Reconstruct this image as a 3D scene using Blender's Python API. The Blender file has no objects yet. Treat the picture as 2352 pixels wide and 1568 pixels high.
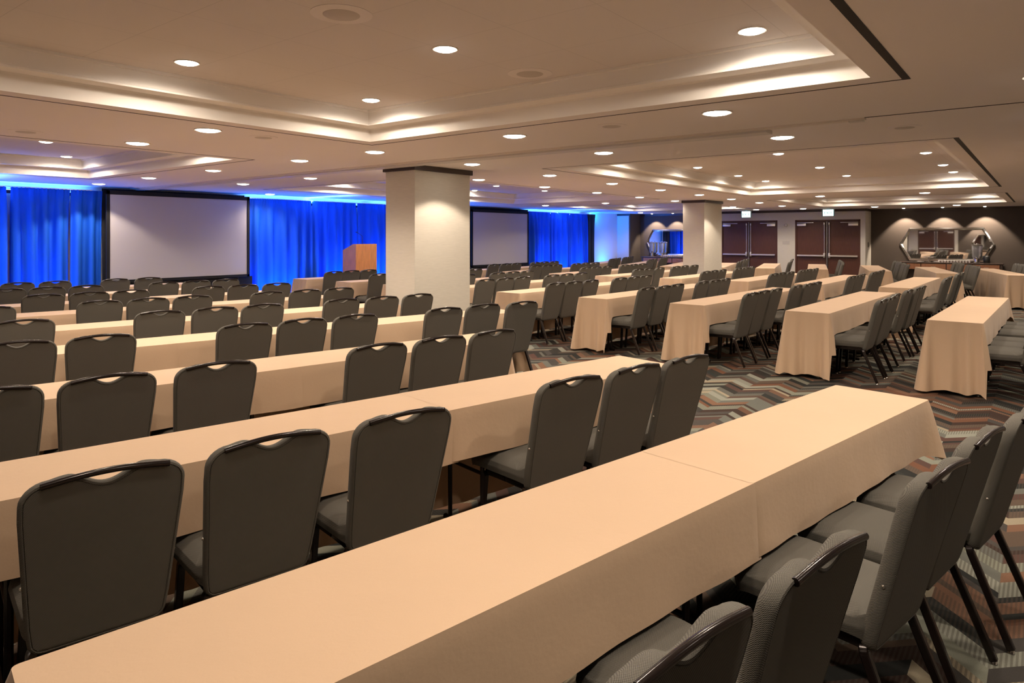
import bpy, bmesh, math, random
from mathutils import Vector, Matrix
random.seed(7)
C = bpy.context.scene.collection
PI = math.pi
SC = bpy.context.scene
YAW = math.atan(1226/1568.0)
ZC, ZU, HB = 2.56, 2.83, 1.63
XS = -14.2            # stage wall
YD, YA = 25.35, 26.3  # door wall, alcove walls
YN, XR = -1.2, 3.6    # wall behind the camera, wall on the right
ORD = ['first','second','third','fourth','fifth','sixth','seventh','eighth','ninth','tenth','eleventh','twelfth','thirteenth','fourteenth','fifteenth','sixteenth']

# ------------------------------------------------------------------ materials
def mat(name, col=(.5,.5,.5), rough=.6, metal=0., emis=None, es=0., spec=.5):
    m = bpy.data.materials.new(name); m.use_nodes = True
    b = m.node_tree.nodes['Principled BSDF']
    b.inputs['Base Color'].default_value = (*col, 1)
    b.inputs['Roughness'].default_value = rough
    b.inputs['Metallic'].default_value = metal
    b.inputs['Specular IOR Level'].default_value = spec
    if emis:
        b.inputs['Emission Color'].default_value = (*emis, 1)
        b.inputs['Emission Strength'].default_value = es
    m['b'] = 1
    return m
class G:
    """small node helper"""
    def __init__(s, m):
        s.m = m; s.t = m.node_tree; s.b = s.t.nodes['Principled BSDF']
    def n(s, kind, **kw):
        x = s.t.nodes.new(kind)
        for k, v in kw.items(): setattr(x, k, v)
        return x
    def l(s, a, b): s.t.links.new(a, b)
    def put(s, sock, v):
        if hasattr(v, 'links'): s.l(v, sock)
        else: sock.default_value = v
    def math(s, op, a, b=0., c=None):
        x = s.n('ShaderNodeMath', operation=op); s.put(x.inputs[0], a); s.put(x.inputs[1], b)
        if c is not None: s.put(x.inputs[2], c)
        return x.outputs[0]
    def coords(s, kind='Object'):
        t = s.n('ShaderNodeTexCoord'); return t.outputs[kind]
    def xyz(s, v):
        x = s.n('ShaderNodeSeparateXYZ'); s.l(v, x.inputs[0]); return x.outputs
    def noise(s, scale, vec=None, detail=3., stretch=None):
        v = vec or s.coords()
        if stretch:
            mp = s.n('ShaderNodeMapping'); mp.inputs['Scale'].default_value = stretch; s.l(v, mp.inputs[0]); v = mp.outputs[0]
        x = s.n('ShaderNodeTexNoise'); x.inputs['Scale'].default_value = scale; x.inputs['Detail'].default_value = detail
        s.l(v, x.inputs['Vector']); return x.outputs['Fac']
    def ramp(s, f, stops, interp='LINEAR'):
        r = s.n('ShaderNodeValToRGB'); r.color_ramp.interpolation = interp
        e = r.color_ramp.elements
        while len(e) < len(stops): e.new(.5)
        for i, (p, c) in enumerate(stops): e[i].position = p; e[i].color = (*c, 1)
        s.l(f, r.inputs[0]); return r.outputs[0]
    def mix(s, f, a, b, mode='MIX'):
        x = s.n('ShaderNodeMix', data_type='RGBA', blend_type=mode)
        s.put(x.inputs[0], f)
        for i, v in ((6, a), (7, b)):
            if hasattr(v, 'links'): s.l(v, x.inputs[i])
            else: x.inputs[i].default_value = (*v, 1)
        return x.outputs[2]
    def col(s, v): s.l(v, s.b.inputs['Base Color'])
    def bump(s, h, dist=.001, strength=1.):
        x = s.n('ShaderNodeBump'); x.inputs['Distance'].default_value = dist; x.inputs['Strength'].default_value = strength
        s.l(h, x.inputs['Height']); s.l(x.outputs[0], s.b.inputs['Normal'])
def sc3(c, k): return tuple(x*k for x in c)

M = {}
def fabric(name, c):
    m = mat(name, c, .9, spec=.25); g = G(m)
    x, y, z = g.xyz(g.coords())
    k = 2*PI/.0044
    a = g.math('SINE', g.math('MULTIPLY', g.math('ADD', y, g.math('MULTIPLY', x, .35)), k))
    b = g.math('SINE', g.math('MULTIPLY', g.math('ADD', z, g.math('MULTIPLY', x, .9)), k))
    w = g.math('MULTIPLY_ADD', g.math('MULTIPLY', a, b), .5, .5)
    g.col(g.mix(w, sc3(c, .5), sc3(c, 1.5)))
    g.bump(w, .0012, .8)
    return m
M['fabric'] = fabric('charcoal_weave', (.120, .113, .098))
M['frame'] = mat('dark_bronze_paint', (.014, .009, .008), .2, .3)
M['chrome'] = mat('chrome', (.75, .74, .72), .15, 1.)
M['steel'] = mat('brushed_steel', (.86, .84, .8), .36, 1.)
M['dullsteel'] = mat('dull_steel', (.25, .23, .22), .4, .8)
M['black'] = mat('black_cloth', (.006, .006, .007), .9)
M['blackmetal'] = mat('black_metal', (.012, .012, .012), .4)
def cloth_mat():
    c = (.60, .430, .292); m = mat('tan_tablecloth', c, .85, spec=.2); g = G(m)
    n = g.noise(3., detail=4.); n2 = g.noise(900., detail=1., stretch=(1, .25, 1))
    g.col(g.mix(g.math('MULTIPLY', n2, .5), g.mix(n, sc3(c, .95), sc3(c, 1.06)), sc3(c, .8)))
    n3 = g.math('ADD', g.noise(60., detail=2.), g.math('MULTIPLY', g.noise(7., detail=2.), 5.)); g.bump(n3, .0010, .6)
    try: g.b.inputs['Sheen Weight'].default_value = .15
    except Exception: pass
    return m
M['cloth'] = cloth_mat()
def ceil_mat(name, c):
    m = mat(name, c, .85, spec=.2); g = G(m)
    n = g.noise(.8, detail=3.)
    x, y, z = g.xyz(g.coords())
    g.col(g.mix(n, sc3(c, .97), sc3(c, 1.03)))
    return m
M['ceiling'] = ceil_mat('matt_ceiling_paint', (.82, .77, .745))
def tile_mat():
    c = (.74, .695, .67); m = mat('fissured_ceiling_tile', c, .9, spec=.2); g = G(m)
    x, y, z = g.xyz(g.coords())
    fx = g.math('ABSOLUTE', g.math('SUBTRACT', g.math('FRACT', g.math('DIVIDE', x, .61)), .5))
    fy = g.math('ABSOLUTE', g.math('SUBTRACT', g.math('FRACT', g.math('DIVIDE', y, .61)), .5))
    e = g.math('GREATER_THAN', g.math('MAXIMUM', fx, fy), .4965)
    g.col(g.mix(g.math('MULTIPLY', e, .35), g.mix(g.noise(1.2), sc3(c, .97), sc3(c, 1.03)), sc3(c, .55)))
    return m
M['tile'] = tile_mat()
M['cove'] = mat('cove_plaster', (.86, .83, .79), .7)
M['dark'] = mat('dark_slot', (.008, .006, .005), .7)
def grass(name, c):
    m = mat(name, c, .8, spec=.3); g = G(m)
    n = g.noise(14., detail=5., stretch=(.6, .6, 14.)); n2 = g.noise(3.)
    g.col(g.mix(n, sc3(c, .84), sc3(c, 1.12))); g.bump(n, .0015, .5)
    return m
M['paper'] = grass('beige_grasscloth', (.60, .57, .50))
M['darkwall'] = grass('dark_brown_wallcovering', (.085, .068, .056))
M['wallwhite'] = mat('off_white_wall', (.62, .60, .58), .8)
def wood(name, c, sc=6., st=(12, 12, .8), rough=.4):
    m = mat(name, c, rough); g = G(m)
    n = g.noise(sc, detail=6., stretch=st)
    g.col(g.ramp(n, [(.3, sc3(c, .8)), (.7, sc3(c, 1.2))])); g.bump(n, .0005, .3)
    return m
M['mahogany'] = wood('mahogany_door', (.085, .030, .018))
M['crown'] = mat('dark_brown_moulding', (.045, .026, .018), .45)
M['cherry'] = wood('orange_cherry_wood', (.62, .26, .085))
M['sidewood'] = wood('reddish_sideboard_wood', (.30, .13, .065))
M['mirror'] = mat('mirror_glass', (.82, .83, .84), .02, 1.)
M['bevel'] = mat('bevelled_mirror_border', (.88, .87, .85), .12, 1.)
M['screen'] = mat('white_screen_cloth', (.50, .475, .48), .9, spec=.1)
def blue_mat():
    c = (.006, .105, .60); m = mat('blue_velour', c, .7, spec=.3); g = G(m)
    n = g.noise(2., detail=2., stretch=(1, 2, .5))
    g.col(g.mix(n, sc3(c, .85), sc3(c, 1.15)))
    return m
M['blue'] = blue_mat()
M['blackdrape'] = mat('black_velour', (.010, .010, .012), .9)
M['lens'] = mat('lit_downlight_lens', (1, .9, .75), .5, 0, (1., .93, .82), 14.)
M['spotlens'] = mat('lit_spot_lens', (1, .9, .75), .5, 0, (1., .88, .7), 14.)
M['trim'] = mat('white_trim_ring', (.7, .64, .57), .5)
M['track'] = mat('aluminium_track', (.62, .59, .56), .5, 0.)
M['led'] = mat('blue_led_face', (.1, .3, 1), .4, 0, (.06, .25, 1.), 30.)
M['exitface'] = mat('lit_exit_face', (.8, .95, .95), .4, 0, (.72, 1., .97), 1.15)
M['exitside'] = mat('exit_sign_housing', (.25, .34, .34), .4)
M['exitletter'] = mat('exit_lettering', (.05, .16, .17), .5)
M['glassy'] = mat('clear_acrylic', (.78, .8, .85), .08, 0.); M['glassy'].node_tree.nodes['Principled BSDF'].inputs['Transmission Weight'].default_value = .75
M['china'] = mat('white_china', (.8, .78, .76), .2)
M['plastic'] = mat('ivory_plastic', (.5, .47, .42), .5)
M['grille'] = mat('speaker_grille', (.58, .53, .49), .8)
def carpet():
    m = mat('chevron_carpet', (.2, .15, .1), .95, spec=.1); g = G(m)
    x, y, z = g.xyz(g.coords())
    W = .2363
    u = g.math('DIVIDE', g.math('SUBTRACT', -.17, x), W)          # column coordinate
    k = g.math('FLOOR', u); f = g.math('FRACT', u)
    odd = g.math('MODULO', g.math('ABSOLUTE', k), 2.)
    # odd columns rise with x (fall with u), even ones the other way
    tri = g.math('ADD', g.math('MULTIPLY', odd, g.math('SUBTRACT', 1., f)), g.math('MULTIPLY', g.math('SUBTRACT', 1., odd), f))
    t = g.math('SUBTRACT', y, g.math('MULTIPLY', tri, W))
    s = g.math('FLOOR', g.math('DIVIDE', t, .058))
    big = g.math('FLOOR', g.math('DIVIDE', g.math('ADD', s, .3), 2.))
    wn0 = g.n('ShaderNodeTexWhiteNoise', noise_dimensions='1D'); g.l(big, wn0.inputs['W'])
    sel = g.math('GREATER_THAN', wn0.outputs['Value'], .62)          # some bands split in two thin ones
    idx = g.math('ADD', big, g.math('MULTIPLY', sel, g.math('MULTIPLY', g.math('MODULO', g.math('ABSOLUTE', s), 2.), 77.)))
    par = g.math('MODULO', g.math('ABSOLUTE', big), 2.)
    kk = g.math('FLOOR', g.math('DIVIDE', g.math('ADD', k, par), 2.))
    cv = g.n('ShaderNodeCombineXYZ'); g.l(idx, cv.inputs[0]); g.l(kk, cv.inputs[1])
    wn = g.n('ShaderNodeTexWhiteNoise', noise_dimensions='2D'); g.l(cv.outputs[0], wn.inputs['Vector'])
    pal = [(.022, .024, .023), (.24, .25, .20), (.17, .078, .045), (.05, .030, .024), (.36, .31, .22), (.12, .085, .062),
           (.030, .034, .032), (.15, .155, .135), (.22, .12, .075), (.10, .052, .042), (.30, .31, .26), (.07, .065, .06)]
    c = g.ramp(wn.outputs['Value'], [(i/len(pal), sc3(q, .92)) for i, q in enumerate(pal)], 'CONSTANT')
    tick = g.math('GREATER_THAN', g.math('FRACT', g.math('DIVIDE', x, .0165)), .5)
    wn2 = g.n('ShaderNodeTexWhiteNoise', noise_dimensions='2D')
    cv2 = g.n('ShaderNodeCombineXYZ'); g.l(idx, cv2.inputs[1]); g.l(kk, cv2.inputs[0]); g.l(cv2.outputs[0], wn2.inputs['Vector'])
    rib = g.math('GREATER_THAN', wn2.outputs['Value'], .5)
    c2 = g.mix(g.math('MULTIPLY', g.math('MULTIPLY', tick, rib), .5), c, (.075, .06, .048))
    n = g.noise(260., detail=2.)
    c3 = g.mix(g.math('MULTIPLY', n, .45), c2, (.02, .017, .015))
    g.col(c3); g.bump(n, .003, .6)
    return m
M['carpet'] = carpet()

# ------------------------------------------------------------------ mesh helpers
def obj(name, bm, m, parent=None, smooth=True, loc=None):
    me = bpy.data.meshes.new(name); bm.normal_update(); bm.to_mesh(me); bm.free()
    for mm in (m if isinstance(m, (list, tuple)) else [m]): me.materials.append(mm)
    if smooth:
        for p in me.polygons: p.use_smooth = True
        try: me.set_sharp_from_angle(angle=math.radians(40))
        except Exception: pass
    o = bpy.data.objects.new(name, me); C.objects.link(o)
    if parent: o.parent = parent
    if loc: o.location = loc
    return o
def thing(name, label, cat, loc=(0, 0, 0), rz=0., group=None):
    o = bpy.data.objects.new(name, None); o.empty_display_size = .1; C.objects.link(o)
    o.location = loc; o.rotation_euler = (0, 0, rz); o['label'] = label; o['category'] = cat
    if group: o['group'] = group
    return o
def tag(o, label, cat, group=None, kind=None):
    o['label'] = label; o['category'] = cat
    if group: o['group'] = group
    if kind: o['kind'] = kind
    return o
def struct(name, bm, m, parent=None, smooth=False):
    o = obj(name, bm, m, parent, smooth)
    if not parent: o['kind'] = 'structure'
    return o
def add_box(bm, x0, x1, y0, y1, z0, z1, bev=0., mi=0, seg=2):
    b2 = bmesh.new(); bmesh.ops.create_cube(b2, size=1)
    for v in b2.verts:
        v.co = Vector(((x0+x1)/2+v.co.x*(x1-x0), (y0+y1)/2+v.co.y*(y1-y0), (z0+z1)/2+v.co.z*(z1-z0)))
    if bev: bmesh.ops.bevel(b2, geom=b2.edges[:], offset=bev, segments=seg, profile=.6, affect='EDGES')
    merge(bm, b2, mi)
def merge(bm, b2, mi=0, mtx=None):
    vs = [bm.verts.new(mtx @ v.co if mtx else v.co) for v in b2.verts]
    b2.verts.index_update()
    for f in b2.faces:
        try:
            nf = bm.faces.new([vs[v.index] for v in f.verts]); nf.material_index = mi
        except ValueError: pass
    b2.free()
def box(x0, x1, y0, y1, z0, z1, bev=0., seg=2):
    bm = bmesh.new(); add_box(bm, x0, x1, y0, y1, z0, z1, bev, 0, seg); return bm
def add_tube(bm, pts, r, n=8, square=False, cap=True, up=None):
    pts = [Vector(p) for p in pts]; rings = []
    N = len(pts); ref = Vector(up) if up else Vector((0, 1, 0))
    for i, p in enumerate(pts):
        d = (pts[min(i+1, N-1)]-pts[max(i-1, 0)]).normalized()
        a = ref - d*ref.dot(d)
        if a.length < 1e-4: a = Vector((1, 0, 0)) - d*d.x
        a.normalize(); b = d.cross(a)
        ring = []
        for k in range(n):
            th = 2*PI*(k+.5)/n
            ca, sa = math.cos(th), math.sin(th)
            if square:
                q = .35; s = (abs(ca)**q*(1 if ca > 0 else -1), abs(sa)**q*(1 if sa > 0 else -1))
            else: s = (ca, sa)
            rr = r[i] if isinstance(r, (list, tuple)) else r
            ring.append(bm.verts.new(p + a*s[0]*rr + b*s[1]*rr))
        rings.append(ring)
    for i in range(N-1):
        for k in range(n):
            bm.faces.new([rings[i][k], rings[i][(k+1) % n], rings[i+1][(k+1) % n], rings[i+1][k]])
    if cap:
        bm.faces.new(rings[0][::-1]); bm.faces.new(rings[-1])
def bez(P, n=8):
    """round the corners of a polyline"""
    out = [Vector(P[0])]
    for i in range(1, len(P)-1):
        a, b, c = Vector(P[i-1]), Vector(P[i]), Vector(P[i+1])
        r = min((a-b).length, (c-b).length)*.45
        r = min(r, .04)
        p0 = b+(a-b).normalized()*r; p2 = b+(c-b).normalized()*r
        for k in range(n+1):
            t = k/n; out.append(p0*(1-t)**2+b*2*t*(1-t)+p2*t*t)
    out.append(Vector(P[-1])); return out
def add_lathe(bm, prof, cx=0, cy=0, n=20):
    rings = []
    for r, z in prof:
        rings.append([bm.verts.new((cx+r*math.cos(2*PI*k/n), cy+r*math.sin(2*PI*k/n), z)) for k in range(n)])
    for i in range(len(rings)-1):
        for k in range(n):
            bm.faces.new([rings[i][k], rings[i][(k+1) % n], rings[i+1][(k+1) % n], rings[i+1][k]])
    bm.faces.new(rings[0][::-1]); bm.faces.new(rings[-1])

# ------------------------------------------------------------------ chair
# local frame: +X is the way the sitter faces, the top bar stands over x = 0
def back_x(z): return .150*(1-(z-.36)/.57)
def chair_back_bm():
    bm = bmesh.new()
    zb, zt, wb, wt = .350, .924, .192, .222
    pts = []
    def side_w(z): return wb+(wt-wb)*min(1, (z-zb)/(.80-zb))
    right = []
    # bottom edge from centre to the right, rounded corner, side, top corner, top with the scoop
    for i in range(5): right.append((.14*i/4, zb))
    for i in range(1, 6):
        a = PI/2*i/5; right.append((wb-.045+.045*math.sin(a), zb+.045-.045*math.cos(a)))
    for i in range(1, 10):
        z = zb+.045+(zt-.075-zb-.045)*i/9; right.append((side_w(z), z))
    for i in range(1, 8):
        a = PI/2*i/7; right.append((wt-.075+.075*math.cos(a), zt-.075+.068*math.sin(a)))
    for i in range(1, 5): right.append((wt-.075-(wt-.075-.098)*i/4, zt-.007+.008*math.sin(PI/2*i/4)))
    for i in range(1, 11):
        t = 1-i/10; right.append((.098*t, zt+.001-.040*(.5+.5*math.cos(PI*t))**.85))
    pts = right + [(-p[0], p[1]) for p in right[1:-1][::-1]]
    n = len(pts)
    # outward normals in the (w,z) plane
    nor = []
    for i in range(n):
        a = Vector(pts[i-1]); b = Vector(pts[(i+1) % n]); d = (b-a).normalized(); nor.append(Vector((d.y, -d.x)))
    def ring(inset, dx):
        return [bm.verts.new((back_x(pts[i][1]-nor[i].y*inset)+dx, pts[i][0]-nor[i].x*inset, pts[i][1]-nor[i].y*inset)) for i in range(n)]
    prof = [(.022, -.018), (.014, -.018), (.012, -.0145), (.009, -.0185), (.003, -.016), (0, -.008), (0, .008), (.003, .020), (.010, .030), (.020, .035)]
    R = [ring(a, b) for a, b in prof]
    for i in range(len(R)-1):
        for k in range(n):
            bm.faces.new([R[i][k], R[i][(k+1) % n], R[i+1][(k+1) % n], R[i+1][k]])
    f1 = bm.faces.new(R[0][::-1]); f2 = bm.faces.new(R[-1])
    bmesh.ops.triangulate(bm, faces=[f1, f2])
    bmesh.ops.recalc_face_normals(bm, faces=bm.faces)
    return bm
def chair_seat_bm():
    b2 = bmesh.new(); bmesh.ops.create_cube(b2, size=1)
    bmesh.ops.subdivide_edges(b2, edges=b2.edges[:], cuts=9, use_grid_fill=True)
    for v in b2.verts:
        x, y, z = v.co.x*2, v.co.y*2, v.co.z*2
        # rounded in plan, crowned on top, waterfall front edge
        r = .30
        def sq(a, b):
            ra, rb = max(0, abs(a)-(1-r)), max(0, abs(b)-(1-r))
            l = math.hypot(ra, rb)
            if l > r:
                ra, rb = ra*r/l, rb*r/l
                a = math.copysign(1-r+ra, a); b = math.copysign(1-r+rb, b)
            return a, b
        x1, y1 = sq(x, y)
        edge = max(abs(x1), abs(y1))
        e = max(0, (edge-.78)/.22)
        zz = z*(1-.42*e*e)
        w = .222-.018*(.5-.5*x1)
        X = .37+x1*.245*(1-.03*abs(z)); Y = y1*w*(1-.03*abs(z))
        Z = .425+zz*(.050)+(.014*(1-edge*edge) if z > 0 else 0)
        if x1 > .5 and z > -1.5: Z -= .012*((x1-.5)/.5)**2
        v.co = (X, Y, Z)
    return b2
def leg_bm(front, s):
    bm = bmesh.new()
    if front: P = [(.33, s*.165, .366), (.50, s*.17, .364), (.525, s*.185, .012)]
    else: P = [(.175, s*.12, .366), (.168, s*.178, .363), (.020, s*.192, .012)]
    add_tube(bm, bez(P, 6), .0145, 8, square=True, up=(0, 1, 0) if front else (1, .12, 0))
    return bm
def make_chair_meshes():
    d = {}
    d['backrest'] = (chair_back_bm(), M['fabric']); d['seat'] = (chair_seat_bm(), M['fabric'])
    b = bmesh.new()
    P = [(-.014, -.170+.340*i/16,  .907+.016*math.sin(PI*i/16)) for i in range(17)]
    add_tube(b, [(x+back_x(z)-.006, y, z) for x, y, z in P], .0098, 14, up=(1, 0, 0))
    d['top_rail'] = (b, M['frame'])
    b = bmesh.new()
    for s in (-1, 1): add_box(b, .178, .50, s*.165-.011, s*.165+.011, .352, .385, .003)
    add_tube(b, [(.175, -.125, .366), (.175, .125, .366)], .0145, 8, square=True, up=(1, .12, 0)); add_box(b, .44, .46, -.16, .16, .36, .385, .003)
    d['seat_frame'] = (b, M['frame'])
    for nm, fr, s in (('fr', 1, 1), ('fl', 1, -1), ('rr', 0, 1), ('rl', 0, -1)): d['leg'+nm] = (leg_bm(fr, s), M['frame'])
    b = bmesh.new()
    for s in (-1, 1):
        z = .585; c = (back_x(z)+.004, s*.2075, z)
        b2 = bmesh.new(); bmesh.ops.create_uvsphere(b2, u_segments=10, v_segments=6, radius=.006)
        merge(b, b2, 0, Matrix.Translation(c))
    d['side_stud'] = (b, M['chrome'])
    b = bmesh.new(); add_lathe(b, [(.012, 0), (.015, .002), (.013, .010), (.008, .016)], n=12); d['glide'] = (b, M['chrome'])
    out = {}
    for k, (bm, m) in d.items():
        me = bpy.data.meshes.new('chair_'+k); bm.normal_update(); bm.to_mesh(me); bm.free(); me.materials.append(m)
        for p in me.polygons: p.use_smooth = True
        try: me.set_sharp_from_angle(angle=math.radians(50 if k in ('backrest', 'seat') else 35))
        except Exception: pass
        out[k] = me
    return out
CM = make_chair_meshes()
FEET = {'legfr': (.525, .185), 'legfl': (.525, -.185), 'legrr': (.020, .192), 'legrl': (.020, -.192)}
def part(name, me, parent, loc=None):
    o = bpy.data.objects.new(name, me); C.objects.link(o); o.parent = parent
    if loc: o.location = loc
    return o
def chair(x, y, rz, label, group, detail=2):
    t = thing('banquet_chair', label, 'chair', (x, y, 0), rz, group)
    part('backrest', CM['backrest'], t); part('seat', CM['seat'], t); part('top_rail', CM['top_rail'], t)
    if detail >= 1: part('seat_frame', CM['seat_frame'], t)
    for k in ('legfr', 'legfl', 'legrr', 'legrl'):
        l = part('leg', CM[k], t)
        if detail >= 2: part('glide', CM['glide'], l, (FEET[k][0], FEET[k][1], 0))
    if detail >= 2: part('side_stud', CM['side_stud'], t)
    return t

# ------------------------------------------------------------------ banquet tables and their cloths
TL, TW = 1.83, .487
LONG, SHORT = .735, .275
def cloth_mesh(d_near, d_far, seed, side=.262):
    """cloth of one table, length along Y, centred; near = -Y end. drop None = runs on under the next cloth"""
    rnd = random.Random(seed); bm = bmesh.new()
    hx, hy = TW/2, TL/2
    y0 = -hy-(.0 if d_near else .02); y1 = hy+(.0 if d_far else .02)
    zt = .7555
    r = .014
    path = []   # (x, y, nx, ny, kind, u) going counter clockwise from the near left corner
    def seg(ax, ay, bx, by, nx, ny, n, kind):
        for i in range(n+1):
            t = i/n; path.append((ax+(bx-ax)*t, ay+(by-ay)*t, nx, ny, kind))
    def arc(cx, cy, a0, n=5):
        for i in range(1, n):
            a = a0+PI/2*i/n; path.append((cx+r*math.cos(a), cy+r*math.sin(a), math.cos(a), math.sin(a), 'c'))
    # right side going +Y
    seg(hx, y0+r, hx, y1-r, 1, 0, 40, 's'); arc(hx-r, y1-r, 0)
    seg(hx-r, y1, -hx+r, y1, 0, 1, 22, 'f'); arc(-hx+r, y1-r, PI/2)
    seg(-hx, y1-r, -hx, y0+r, -1, 0, 40, 's'); arc(-hx+r, y0+r, PI)
    seg(-hx+r, y0, hx-r, y0, 0, -1, 22, 'n'); arc(hx-r, y0+r, 3*PI/2)
    N = len(path); ph = [rnd.uniform(0, 6.28) for _ in range(6)]
    fr = [rnd.uniform(.8, 1.2) for _ in range(4)]
    ROWS = 12
    def drop_off(x, y, nx, ny, kind):
        uf = y1-y; un = y-y0; e = None
        for d, u in ((d_far, uf), (d_near, un)):
            if d and u < .45: e = (d, u)
        s = side+.006*math.sin(y*5*fr[0]+ph[0])
        if kind == 's' and x < 0:
            D = LONG-.012+.006*math.sin(y*9+ph[5]); k = max(0, 1-min(uf, un)/.12)
            return D, .02+.06*k
        if kind == 's':
            D = s; fl = .012
            if e:
                d, u = e
                if u < .12:
                    k = 1-u/.12; D = s+.10*k*k if d > .4 else s+.03*k
                    fl = .012+.045*k if d > .4 else .012+.07*k
                elif d > .4: fl = .012
            else: pass
            return D, fl
        if kind in 'nf':
            d = d_near if kind == 'n' else d_far
            if not d: return 0, 0
            q = min(1, abs(x)/hx); k = max(0, (q-.6)/.4)
            return d-.018+.014*math.sin(x*21+ph[2]), (.03 if d > .4 else .012)+(.075 if d > .4 else .05)*k*k
        # corner
        d = d_far if y > 0 else d_near
        if not d: return s, .01
        if d > .4 and x > 0 and abs(nx) > .55: return s+.20, .075
        if d > .4 and x > 0: return d-.004, .15
        return (d-.004 if d > .4 else d+.05), .115 if d > .4 else .085
    def ripple(x, y, kind, t):
        if kind == 's' and x > 0:
            return t*t*(.006*math.sin(y*7*fr[1]+ph[3])+.003*math.sin(y*19+ph[4]))
        if kind in 'nf': return t**.8*(.024*math.sin(x*(29*fr[2])+ph[1])+.013*math.sin(x*(58*fr[0])+ph[5]))
        if kind == 's' and x < 0: return t*(.014*math.sin(y*11*fr[1]+ph[2])+.006*math.sin(y*29+ph[4]))
        return 0
    cols = []
    for (x, y, nx, ny, kind) in path:
        D, fl = drop_off(x, y, nx, ny, kind)
        col = []
        for j in range(ROWS+1):
            t = j/ROWS
            if D == 0: col.append(Vector((x, y, zt-.0005*j))); continue
            rad = .008; z = zt-rad*min(1, t*6)**1.0 if t < .0 else zt-D*t
            o = fl*t+ripple(x, y, kind, t)
            # soft shoulder at the table edge
            o += .004*min(1, t*8)
            col.append(Vector((x+nx*o, y+ny*o, z)))
        cols.append(col)
    V = [[bm.verts.new(p) for p in col] for col in cols]
    for i in range(N):
        a, b = V[i], V[(i+1) % N]
        ka, kb = path[i][4], path[(i+1) % N][4]
        for j in range(ROWS):
            if (ka == 'n' and kb in 'nc' or ka == 'c' and kb == 'n') and not d_near: continue
            if (ka == 'f' and kb in 'fc' or ka == 'c' and kb == 'f') and not d_far: continue
            try: bm.faces.new([a[j], a[j+1], b[j+1], b[j]])
            except ValueError: pass
    top = bm.faces.new([V[i][0] for i in range(N)])
    bmesh.ops.triangulate(bm, faces=[top])
    bmesh.ops.recalc_face_normals(bm, faces=bm.faces)
    bmesh.ops.delete(bm, geom=[v for v in bm.verts if not v.link_faces], context='VERTS')
    me = bpy.data.meshes.new('tablecloth'); bm.to_mesh(me); bm.free(); me.materials.append(M['cloth'])
    for p in me.polygons: p.use_smooth = True
    try: me.set_sharp_from_angle(angle=math.radians(60))
    except Exception: pass
    return me
CLOTH = {}
def cloth_for(dn, df, v):
    k = (dn, df, v)
    if k not in CLOTH: CLOTH[k] = cloth_mesh(dn, df, hash(str(k)) % 1000 if False else int((dn or 0)*100+(df or 0)*31+v*17))
    return CLOTH[k]
def table_meshes():
    b = box(-.225, .225, -.912, .912, .735, .7535, .004)
    me = bpy.data.meshes.new('tabletop'); b.to_mesh(me); b.free(); me.materials.append(M['sidewood'])
    b = bmesh.new()
    for s in (-1, 1): add_tube(b, [(s*.15, 0, .735), (s*.15, 0, .03)], .013, 8)
    add_tube(b, [(-.2, 0, .018), (.2, 0, .018)], .015, 8); add_tube(b, [(-.15, 0, .35), (.15, 0, .35)], .01, 8)
    ml = bpy.data.meshes.new('table_leg'); b.to_mesh(b and ml); b.free(); ml.materials.append(M['frame'])
    b = bmesh.new(); add_tube(b, [(0, -.60, .62), (0, .60, .62)], .008, 6, up=(1, 0, 0)); add_tube(b, [(0, -.60, .62), (0, -.3, .735)], .008, 6, up=(1, 0, 0)); add_tube(b, [(0, .60, .62), (0, .3, .735)], .008, 6, up=(1, 0, 0))
    mb = bpy.data.meshes.new('table_brace'); b.to_mesh(mb); b.free(); mb.materials.append(M['steel'])
    return me, ml, mb
TM = table_meshes()
def table_row(xl, y_ref, ang, y_start, n, ends, block, row_txt, grp, st=1.):
    """xl = x of the stage-side top edge at y_ref; row runs toward +Y, n tables from y_start; ends=(near, far) drops"""
    dx, dy = math.sin(ang), math.cos(ang)
    for i in range(n):
        s = (y_start-y_ref)/dy + TL*(i+.5)
        if i == 0: s -= TL*(st-1)/2
        # centre of the table
        cx = xl+dx*s+dy*TW/2; cy = y_ref+dy*s-dx*TW/2
        rz = -ang
        n_ = n-1-i
        pos = 'only' if n == 1 else ('far end' if i == n-1 else ('near end' if i == 0 else 'middle'))
        t = thing('folding_table', f'narrow table, {pos} of {row_txt}, {block}', 'table', (cx, cy, 0), rz, 'folding tables under the cloths in '+grp)
        part('tabletop', TM[0], t)
        for s2 in (-1, 1): part('leg', TM[1], t, (0, s2*.66, 0))
        part('brace', TM[2], t)
        dn = ends[0] if i == 0 else None; df = ends[1] if i == n-1 else None
        o = bpy.data.objects.new('tablecloth', cloth_for(dn, df, (i+len(CLOTH)) % 3)); C.objects.link(o)
        if i == 0: t.scale = (1, st, 1); o.scale = (1, st, 1)
        o.location = (cx, cy, .0007*(i % 2)); o.rotation_euler = (0, 0, rz)
        tag(o, f'tan tablecloth, {pos} of {row_txt}, {block}', 'tablecloth', 'tan tablecloths in '+grp)
def chairs_row(xl, y_ref, ang, ys, off, block, row_txt, grp, detail, order='near'):
    n = len(ys)
    for i, y in enumerate(ys):
        s = (y-y_ref)/math.cos(ang)
        x = xl+math.sin(ang)*s
        rj = random.uniform(-.03, .03); oj = random.uniform(-.02, .02)
        px = x+(off+oj)*math.cos(ang)
        py = y+random.uniform(-.01, .01)
        k = (n-1-i) if order == 'far' else i
        chair(px, py, PI-ang+rj, f'grey chair, {ORD[k]} from the aisle, {row_txt}, {block}', grp, detail)
R = math.radians
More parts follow.
